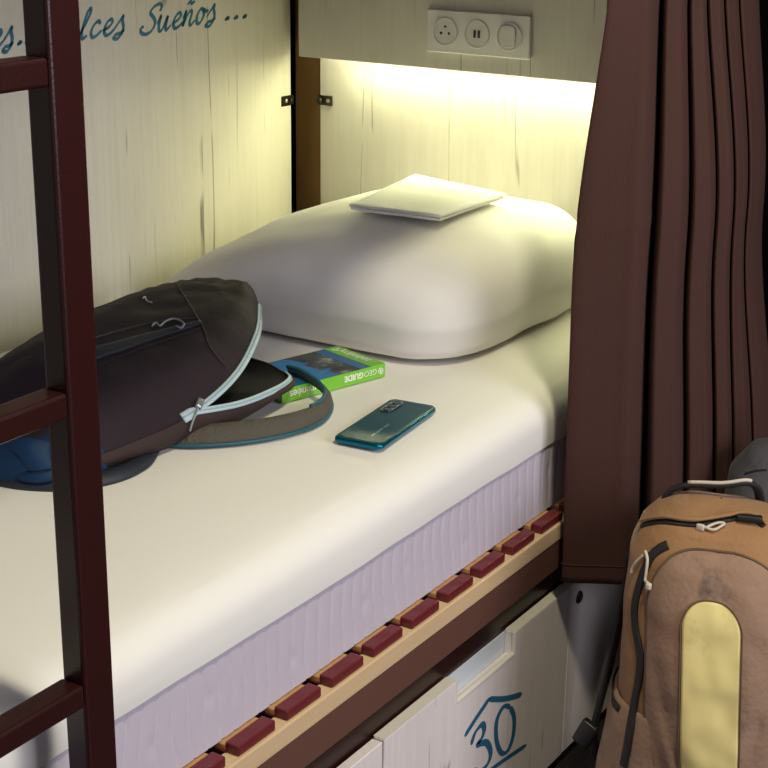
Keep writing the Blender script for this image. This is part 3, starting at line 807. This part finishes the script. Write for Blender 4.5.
def tan_backpack():
    t = thing('backpack', (1.235, -.632, 0), 'worn tan canvas backpack with yellow front stripe standing beside the curtain', 'backpack')
    TP.body('body', M_tan_top, t)
    # padded front pocket with an arched top
    def half(z): return .099+.004*(1-min(1, z/.45)) if z < .48 else .099*math.sqrt(max(0, 1-((z-.48)/.120)**2.6))**.8
    def pocket(u, v):
        z = .015+v*.584; a = 2*u-1; x = a*max(.0005, half(z))
        o = .003+.016*(1-abs(a)**5)*(1-max(0, (z-.38)/.22)**5)
        o += .006*nz((x*16, z*11, 2))+.003*nz((x*34, z*26, 6))
        for (xa, za, xb, zb, dd, ww) in ((-.092, .46, -.045, .28, .006, .010), (.095, .50, .050, .33, .005, .010), (-.06, .585, .05, .565, .004, .008), (-.09, .34, -.05, .20, .004, .009)):
            t_ = max(0, min(1, ((x-xa)*(xb-xa)+(z-za)*(zb-za))/((xb-xa)**2+(zb-za)**2)))
            d2 = (x-xa-t_*(xb-xa))**2+(z-za-t_*(zb-za))**2; o -= dd*math.exp(-d2/ww**2)*math.sin(math.pi*min(1, max(0, .15+.7*t_)))
        return TP.f(x, z, max(.0015, o))
    MB().grid(pocket, 60, 90).build('front_pocket', M_tan, t, True, [('SOLIDIFY', dict(thickness=.002, offset=-1))])
    PV = [k/80 for k in range(72)]+[1-.1*(1-k/30)**2.2 for k in range(31)]
    ed = [pocket(.004, k) for k in PV[:-1]]+[pocket(.996, k) for k in PV[-2::-1]]
    MB().tube([p+TP.ey*.0005 for p in ed], .0020, 6).build('pocket_piping', M_stitch, t)
    # yellow stripe with rounded top, sewn on the pocket
    def patch(u, v):
        v = min(v, 1); z = .020+v*.5222; a = 2*u-1; w_ = .0395 if z < .500 else .0395*math.sqrt(max(0, 1-((z-.500)/.0425)**2))
        x = -.006+a*max(.0004, w_)
        zz = (z-.015)/.584; h_ = max(.0005, half(z))
        P = pocket((x/h_+1)/2, zz); return P-TP.ey*.0022
    MB().grid(patch, 24, 90).build('yellow_stripe', M_yellow, t, True, [('SOLIDIFY', dict(thickness=.0012, offset=0))])
    VS = list(range(0, 56))+[56, 56.6, 57.2, 57.8, 58.3, 58.7, 59.1, 59.4, 59.65, 59.85, 59.97]
    st = MB(); ed = [patch(-.03, k/60) for k in VS]+[patch(1.03, k/60) for k in VS[::-1]]
    st.tube([p-TP.ey*.001 for p in ed], .0012, 5); st.build('stripe_stitching', M_stitch, t)
    # bulging side pocket
    def spk(u, v):
        th = math.radians(150+95*u); z = .02+.325*v
        P = TP.p(th, 0); a = interp(TP.A, z); b_ = interp(TP.B, z); c, q = math.cos(th), math.sin(th); r = (abs(c)**TP.e+abs(q)**TP.e)**(-1/TP.e)
        o = .002+.026*math.sin(math.pi*u)**.7*(1-v**2.2)**.6*(1-(1-min(1, v*6))*.3)
        o += .005*nz((u*5, z*20, 3))*math.sin(math.pi*u)
        dx, dy = c*r*a, q*r*b_; d = Vector((dx, dy)).normalized()
        return TP.w(dx+d.x*o, dy+d.y*o+TP.lean(z), z)
    MB().grid(spk, 40, 50).build('side_pocket', M_tan, t, True, [('SOLIDIFY', dict(thickness=.003, offset=-1))])
    band = [spk(k/24, .965) for k in range(2, 17)]
    MB().strip(band, [TP.ex*-1-TP.ey*.5]*len(band), .012, .001, .0015).build('pocket_binding', M_bzip, t)
    return t
TAN = tan_backpack()
GP = Pack((1.238, -.270, .0), math.radians(12),
          [(0, .100), (.05, .106), (.40, .110), (.50, .118), (.56, .112), (.60, .085), (.620, .045), (.626, .002)],
          [(0, .10), (.05, .125), (.40, .120), (.52, .105), (.59, .07), (.626, .002)],
          [(0, .003), (.75, .54), (.92, .607), (1, .626)], 2.6, 11)
def grey_backpack():
    t = thing('backpack', (1.238, -.270, 0), 'dark grey backpack partly hidden behind the tan one', 'backpack')
    GP.body('body', M_grey, t)
    return t
GREY = grey_backpack()
# seam, zip, cord and shadow lines on the packs: points on the cloth with their normals
#BAKE0
PK_BAND = [(0.4257, -1.1095, 0.8132, 0.30, -0.24, 0.92), (0.4277, -1.0708, 0.8212, 0.18, -0.19, 0.96), (0.4298, -1.0397, 0.8241, 0.27, -0.00, 0.96), (0.4351, -0.9945, 0.8242, 0.27, -0.11, 0.96), (0.4396, -0.9446, 0.8248, 0.22, -0.01, 0.98), (0.4486, -0.8981, 0.8259, 0.15, -0.11, 0.98), (0.4591, -0.8683, 0.8284, 0.12, -0.14, 0.98), (0.4662, -0.8459, 0.8306, 0.11, -0.12, 0.99)]
PK_GAP = [(0.3896, -1.0715, 0.8265, 0.14, -0.08, 0.99), (0.3914, -1.0319, 0.8304, 0.16, -0.06, 0.99), (0.3943, -1.0012, 0.8309, 0.15, -0.05, 0.99), (0.3974, -0.9526, 0.8304, 0.18, 0.01, 0.98), (0.4053, -0.9054, 0.8297, 0.13, 0.01, 0.99), (0.4240, -0.8691, 0.8306, -0.04, -0.15, 0.99), (0.4442, -0.8503, 0.8327, 0.11, -0.12, 0.99), (0.4572, -0.8348, 0.8329, 0.11, -0.08, 0.99)]
PK_EDGE = [(0.4526, -1.1381, 0.8010, 0.03, -0.27, 0.96), (0.4528, -1.0979, 0.8092, 0.16, -0.16, 0.97), (0.4533, -1.0634, 0.8150, 0.29, -0.13, 0.95), (0.4550, -1.0169, 0.8167, 0.25, -0.05, 0.97), (0.4604, -0.9663, 0.8200, 0.22, -0.01, 0.98), (0.4655, -0.9182, 0.8213, 0.07, -0.12, 0.99), (0.4750, -0.8876, 0.8248, 0.04, -0.11, 0.99), (0.4791, -0.8617, 0.8271, 0.11, -0.12, 0.99)]
PK_CORD = [(0.4213, -0.9077, 0.8283, 0.06, -0.00, 1.00), (0.4164, -0.8929, 0.8286, 0.05, -0.01, 1.00), (0.4304, -0.8999, 0.8280, 0.06, -0.03, 1.00), (0.4251, -0.8822, 0.8291, -0.02, -0.10, 1.00), (0.4271, -0.8680, 0.8308, -0.03, -0.15, 0.99), (0.4396, -0.8663, 0.8310, 0.08, -0.13, 0.99), (0.4543, -0.8721, 0.8285, 0.13, -0.13, 0.98), (0.4592, -0.8851, 0.8262, 0.11, -0.14, 0.98), (0.4492, -0.8848, 0.8275, 0.13, -0.13, 0.98)]
PK_MARK = [(0.3221, -0.8152, 0.8370, 0.06, 0.01, 1.00), (0.3179, -0.8057, 0.8375, 0.04, -0.04, 1.00), (0.3290, -0.8159, 0.8366, 0.06, 0.01, 1.00), (0.3380, -0.8214, 0.8360, 0.07, -0.02, 1.00), (0.3459, -0.8210, 0.8356, 0.07, -0.07, 0.99)]
PK_SEAM = [(0.3028, -0.7092, 0.8357, -0.08, -0.01, 1.00), (0.3632, -0.7631, 0.8368, -0.11, 0.08, 0.99), (0.4339, -0.8234, 0.8359, 0.03, -0.06, 1.00), (0.4865, -0.8637, 0.8257, 0.20, -0.08, 0.98), (0.5155, -0.8901, 0.8153, 0.45, -0.01, 0.89), (0.5362, -0.8972, 0.8020, 0.60, -0.03, 0.80), (0.5538, -0.8960, 0.7877, 0.64, -0.01, 0.76)]
PK_SEAM2 = [(0.5527, -1.1694, 0.7391, 0.73, -0.26, 0.63), (0.5618, -1.1394, 0.7403, 0.72, -0.23, 0.65), (0.5684, -1.1059, 0.7431, 0.72, -0.16, 0.67), (0.5723, -1.0726, 0.7455, 0.72, -0.12, 0.68)]
PK_BLUE = [(0.5380, -1.1518, 0.7639, 0.71, -0.24, 0.66), (0.5489, -1.1383, 0.7562, 0.75, -0.23, 0.63), (0.5621, -1.1253, 0.7448, 0.74, -0.20, 0.64), (0.5573, -1.1484, 0.7422, 0.74, -0.24, 0.63), (0.5527, -1.1694, 0.7391, 0.73, -0.26, 0.63)]
PK_PULL = [(0.5717, -0.9815, 0.7608, 0.72, -0.13, 0.69), (0.5766, -0.9945, 0.7533, 0.69, -0.13, 0.71), (0.5801, -1.0080, 0.7473, 0.95, -0.05, 0.29), (0.5815, -1.0167, 0.7396, 0.98, -0.04, 0.17), (0.5815, -1.0215, 0.7319, 0.99, -0.02, -0.12)]
TP_SIDE = [(1.1956, -0.7130, 0.5955, -0.08, -0.82, 0.57), (1.1855, -0.7165, 0.5880, -0.19, -0.82, 0.53), (1.1761, -0.7208, 0.5764, -0.32, -0.82, 0.48), (1.1702, -0.7253, 0.5579, -0.39, -0.90, 0.20), (1.1656, -0.7286, 0.5360, -0.45, -0.86, 0.24), (1.1628, -0.7327, 0.5133, -0.51, -0.85, 0.16), (1.1622, -0.7347, 0.4901, -0.50, -0.87, 0.03), (1.1671, -0.7386, 0.4677, -0.52, -0.85, 0.06), (1.1761, -0.7451, 0.4477, -0.41, -0.91, 0.10), (1.1833, -0.7504, 0.4234, -0.36, -0.93, 0.08), (1.1830, -0.7517, 0.3916, -0.38, -0.92, 0.05), (1.1789, -0.7507, 0.3539, -0.42, -0.91, 0.01), (1.1799, -0.7615, 0.3200, -0.31, -0.93, 0.20), (1.1779, -0.7651, 0.2813, -0.29, -0.96, 0.07), (1.1754, -0.7666, 0.2578, -0.30, -0.95, 0.09)]
TP_TOP = [(1.1403, -0.6783, 0.5981, -0.66, -0.42, 0.62), (1.1577, -0.6842, 0.6093, -0.55, -0.50, 0.67), (1.1803, -0.6885, 0.6181, -0.21, -0.53, 0.82), (1.2014, -0.6885, 0.6203, -0.03, -0.45, 0.89), (1.2229, -0.6827, 0.6220, 0.10, -0.44, 0.89), (1.2416, -0.6703, 0.6253, 0.17, -0.45, 0.88), (1.2595, -0.6564, 0.6294, 0.21, -0.54, 0.81), (1.2750, -0.6432, 0.6315, 0.12, -0.22, 0.97), (1.2905, -0.6372, 0.6301, 0.29, -0.30, 0.91), (1.3064, -0.6392, 0.6241, 0.30, -0.26, 0.92)]
TP_ARCHR = [(1.2901, -0.6843, 0.6032, 0.31, -0.77, 0.56), (1.3057, -0.6789, 0.6006, 0.39, -0.70, 0.60), (1.3193, -0.6752, 0.5952, 0.46, -0.66, 0.59), (1.3264, -0.6739, 0.5905, 0.53, -0.61, 0.59)]
TP_CORD1 = [(1.2356, -0.6839, 0.6196, 0.16, -0.45, 0.88), (1.2418, -0.6843, 0.6182, 0.17, -0.45, 0.88), (1.2498, -0.6819, 0.6178, 0.18, -0.44, 0.88), (1.2552, -0.6738, 0.6208, 0.17, -0.43, 0.88), (1.2582, -0.6669, 0.6236, 0.17, -0.45, 0.88), (1.2514, -0.6686, 0.6241, 0.18, -0.44, 0.88), (1.2441, -0.6760, 0.6219, 0.17, -0.43, 0.88), (1.2387, -0.6841, 0.6189, 0.16, -0.45, 0.88)]
TP_CORD2 = [(1.1676, -0.7158, 0.5785, -0.41, -0.79, 0.46), (1.1744, -0.7231, 0.5706, -0.33, -0.86, 0.39), (1.1764, -0.7284, 0.5545, -0.33, -0.92, 0.22), (1.1770, -0.7314, 0.5434, -0.32, -0.91, 0.25), (1.1849, -0.7390, 0.5439, -0.49, -0.83, 0.26)]
TP_CORD3 = [(1.1660, -0.7182, 0.5727, -0.43, -0.82, 0.39), (1.1574, -0.7179, 0.5609, -0.54, -0.80, 0.27), (1.1512, -0.7159, 0.5491, -0.60, -0.78, 0.17), (1.1508, -0.7173, 0.5416, -0.66, -0.73, 0.17)]
TP_STAIN = [(1.3399, -0.7433, 0.4254, 0.46, -0.87, 0.17)]
GP_SEAM = [(1.1538, -0.3336, 0.5570, -0.55, -0.75, 0.36), (1.1691, -0.3326, 0.5707, -0.33, -0.72, 0.61), (1.1864, -0.3315, 0.5795, -0.16, -0.81, 0.56), (1.2038, -0.3302, 0.5849, -0.05, -0.86, 0.51)]
#BAKE1
#DETAILS#
def line_on(rows, n=6, off=0.0):
    """Smooth line through baked rows: points pushed out by off, and normals."""
    Q = cr([r[:6] for r in rows], n)
    N = [Vector(q[3:]).normalized() for q in Q]
    return [Vector(q[:3])+m_*off for q, m_ in zip(Q, N)], N

# ---- daypack trim
def daypack_trim(t, rim):
    fp = [c for c in t.children if c.name.startswith('front_panel')][0]
    P, N = line_on(PK_BAND, 6); n = len(P)
    MB().strip(P, N, [.036-.026*i/(n-1) for i in range(n)], .0008, .0010, .0005).build('pocket_band', M_band, t)
    P, N = line_on(PK_GAP, 6, .0008); MB().tube(P, [.0030-.0016*i/(len(P)-1) for i in range(len(P))], 6, flat=.6).build('pocket_shadow_line', M_bzip, t)  # black tube draws the shadow line along the band's upper edge
    P, N = line_on(PK_EDGE, 6, .0006); MB().tube(P, .0011, 5).build('pocket_seam', M_seam, t)
    P, N = line_on(PK_CORD, 5, .0035); MB().tube(P, .0017, 6).build('pocket_zip_cord', M_cord, t)
    P, N = line_on(PK_MARK, 5, .0008); MB().tube(P, .0011, 5).build('stitched_mark', M_pull, t)
    P, N = line_on(PK_SEAM, 8, .0004); MB().tube(P, .0013, 5).build('panel_seam', M_seam, t)
    # navy corner panel at the bottom end
    def navy(u, v):
        v0 = .33; vv = v0+(1-v0)*v
        s1 = .095+.145*max(0, (vv-.5)/.5)**1.6
        p = pack(.012+(s1-.012)*u, vv); return p+pack_n(.012+(s1-.012)*u, vv)*.0022
    MB().grid(navy, 40, 26).build('navy_corner', M_navy, t, True, [('SOLIDIFY', dict(thickness=.0012, offset=0))])
    def navy2(u, v):
        i = 3+u*13; k = min(int(i), len(rim)-2); a = rim[k].lerp(rim[k+1], i-k)
        d = rim[k+1]-rim[k]; nr = Vector((d.y, -d.x, 0)).normalized()
        z = a.z+(.7035-a.z)*v*(1-.62*u)
        return Vector((a.x, a.y, z))+nr*(.0035+.010*math.sin(math.pi*v*(1-.5*u))-.020*v*v*(1-.62*u)**2)
    MB().grid(navy2, 24, 10).build('navy_base', M_navy, t, True, [('SOLIDIFY', dict(thickness=.0012, offset=0))])
    # rounded bottom end
    def end(u, v):
        th = math.pi*u; a = .5*math.pi*v
        k = math.cos(a)**.55
        return Vector(((.395)+.166*math.cos(th)*k, -1.165-.113*math.sin(th)**.8*k, .7042+.076*math.sin(a)**.75+.002*nz((u*6, v*5, 2))))
    MB().grid(end, 40, 24).build('bottom_end', M_navy, t)
    # pale zip tape along the open lip and along the lower rim
    P = [pack(.30+.70*k/60, .992) for k in range(61)]; N = [pack_n(.30+.70*k/60, .985) for k in range(61)]
    w_ = [.016 if k < 8 else .0105 for k in range(61)]
    MB().strip(P[9:], N[9:], w_[5:-4], .0014, .0012, .0006).build('zip_tape', M_zip, t)
    zz = MB()
    zz.tube([p+q*.0032 for p, q in zip(P[9:], N[9:])], .0014, 6); zz.build('zip_teeth', M_teeth, t)
    R = rim[38:72]; NR = []
    for i in range(len(R)):
        d = R[min(i+1, len(R)-1)]-R[max(i-1, 0)]; nr = Vector((d.y, -d.x, 0)).normalized(); NR.append((nr*.8+Vector((0, 0, .6))).normalized())
    MB().strip(R, NR, .0095, .0016, .0012, .0006).build('zip_tape', M_zip, t)
    MB().tube([p+q*.0032 for p, q in zip(R, NR)], .0013, 6).build('zip_teeth', M_teeth, t)
    P, N = line_on(PK_PULL, 6, .0045)
    sl = MB().strip(P[:7], N[:7], .0095, .001, .0035, .001); s_ = sl.build('zip_slider', M_pull, t)
    MB().tube([p+q*.001 for p, q in zip(P[5:], N[5:])], .0017, 6).build('zip_pull_cord', M_cord, s_)
    # shoulder strap looping out over the sheet: mesh inside, teal binding along both edges
    C = [(.520, -1.030, .7145), (.575, -1.005, .7155), (.618, -.968, .7165), (.652, -.918, .7175), (.671, -.862, .718), (.668, -.805, .719), (.645, -.762, .722), (.612, -.742, .730), (.580, -.738, .738), (.548, -.732, .7375)]
    Wd = [.040, .040, .039, .036, .032, .024, .019, .016, .015, .014]
    Q = cr([c+(w_,) for c, w_ in zip(C, Wd)], 8); n = len(Q)
    V = []; E0 = []; E1 = []
    for i, q in enumerate(Q):
        a, b_ = Vector(Q[max(i-1, 0)][:3]), Vector(Q[min(i+1, n-1)][:3]); tt = (b_-a).normalized()
        out = Vector((tt.y, -tt.x, 0)).normalized()
        k = i/(n-1); lean = .55+.75*k      # the band stands up more and more on its outer edge
        sd = (out*math.cos(lean)+Vector((0, 0, -1))*math.sin(lean))
        c = Vector(q[:3]); w_ = q[3]/2
        zmin = (c+sd*w_).z
        if zmin < .7045: c = c+Vector((0, 0, .7045-zmin))
        up = sd.cross(tt).normalized()
        if up.z < 0: up = -up
        rip = .0015*nz((i*.5, 3, 1))
        for kk in (-1, -.5, 0, .5, 1): V.append(c+sd*w_*kk+up*(.0045*(1-kk*kk)+rip+.001))
        V.append(c+sd*w_-up*.002); V.append(c-sd*w_-up*.002)
        E0.append(c+sd*w_*1.02); E1.append(c-sd*w_*1.02)
    F = [[i*7+k, i*7+(k+1) % 7, (i+1)*7+(k+1) % 7, (i+1)*7+k] for i in range(n-1) for k in range(7)]+[list(range(7)), [(n-1)*7+k for k in range(7)][::-1]]
    ss = MB().add(V, F).build('shoulder_strap', M_strap, t)
    for e_ in (E0, E1[n//2:]):
        lo_ = [Vector((p.x, p.y, max(p.z, .7075))) for p in e_]
        MB().tube(lo_, .0034, 8).build('strap_binding', M_teal, ss)
    # second strap squashed below the bottom end
    C = [(.430, -1.262, .7075), (.49, -1.254, .7075), (.545, -1.222, .7075), (.574, -1.165, .7075), (.572, -1.110, .7075), (.550, -1.065, .7075)]
    Q = cr(C, 8); MB().strip([Vector(q) for q in Q], Vector((.35, -.2, .9)), .026, .0005, .004, .004).build('shoulder_strap', M_band, t)
daypack_trim(*((DAYPACK, PACK_RIM)))

# ---- tan backpack trim
def tan_trim(t):
    P, N = line_on(TP_SIDE, 6); MB().strip(P, N, .0135, .001, .0018, .001).build('side_zip', M_bzip, t)
    P, N = line_on(TP_TOP, 6); MB().strip(P, N, .0085, .001, .0016, .001).build('top_zip', M_bzip, t)
    P, N = line_on(TP_TOP, 6, .001); P = [p+Vector((0, 0, .0065))+q*.002 for p, q in zip(P, N)]
    MB().tube(P, .0040, 8, flat=.7).build('zip_flap', M_tan_top, t)
    def loop(name, rows, r, off=.005, closed=False):
        P, N = line_on(rows, 6, off); c = MB().tube(P, r, 7, closed=closed)
        return c
    k = loop('x', TP_CORD1, .0020, .0055); k.box(Vector(TP_CORD1[0][:3])+Vector((-.010, -.007, -.002)), Vector(TP_CORD1[0][:3])+Vector((.002, -.001, .008)), .0025, 3).build('zip_cord', M_white_cord, t)
    k = loop('x', TP_CORD2, .0022, .0060); e = Vector(TP_CORD2[-1][:3]); k.box(e+Vector((-.004, -.012, -.007)), e+Vector((.004, -.004, .003)), .0025, 3).build('zip_cord', M_white_cord, t)
    k = loop('x', TP_CORD3, .0020, .0060); k.build('zip_cord', M_white_cord, t)
    sl = Vector(TP_TOP[7][:3]); MB().box(sl+Vector((-.006, -.010, -.001)), sl+Vector((.030, .002, .009)), .003, 3, Matrix.Rotation(math.radians(20), 3, 'Z')).build('zip_slider', M_bzip, t)
    # carrying handle and shoulder harness behind
    w = TP.w
    H = cr([w(-.092, .050, .585), w(-.080, .045, .625), w(-.055, .040, .646), (w(.000, .035, .654)), w(.035, .040, .660), w(.050, .050, .648), w(.056, .065, .615)], 8)
    hd = MB().tube(H, .0085, 10, flat=.55).build('carry_handle', M_web, t)
    HP = [Vector(h)+Vector((.002, -.004, .0062)) for h in H[17:35]]; MB().tube(HP, .0028, 8).build('piping_highlight', M_white_cord, hd)  # cream piping that draws the highlight along the handle's top edge
    MB().grid(lambda u, v: w((-.125+.25*u)*(1-.35*v*v), .112+.012*math.sin(math.pi*u)+.03*v*v, .05+.53*v), 24, 30).build('back_panel', M_web, t, True, [('SOLIDIFY', dict(thickness=.02, offset=1))])
    S = cr([w(-.135, .060, .52), w(-.142, .060, .46), w(-.152, .045, .40), w(-.164, .025, .34), w(-.184, -.005, .25), w(-.180, .010, .18), w(-.165, .02, .05)], 8)
    MB().tube(S, .011, 10, flat=.45).build('shoulder_strap', M_web, t)
    b_ = w(-.196, -.010, .245); MB().box(b_+Vector((-.014, -.008, -.022)), b_+Vector((.014, .006, .022)), .004, 3, Matrix.Rotation(math.radians(24), 3, 'Y')).build('strap_buckle', M_black, t)
tan_trim(TAN)

def grey_trim(t):
    P, N = line_on(GP_SEAM[1:], 6, .0008); MB().tube(P, .0016, 6).build('top_seam', M_web, t)
    w = GP.w
    MB().tube(cr([w(-.03, .05, .612), w(-.02, .06, .645), w(.02, .06, .645), w(.03, .05, .612)], 6), .007, 8, flat=.5).build('carry_handle', M_web, t)
    MB().grid(lambda u, v: w((-.08+.16*u), -.122-.014*math.sin(math.pi*u)*math.sin(math.pi*v)+GP.lean(.04+.36*v), .04+.36*v), 20, 20).build('front_pocket', M_grey, t, True, [('SOLIDIFY', dict(thickness=.008, offset=0))])
grey_trim(GREY)
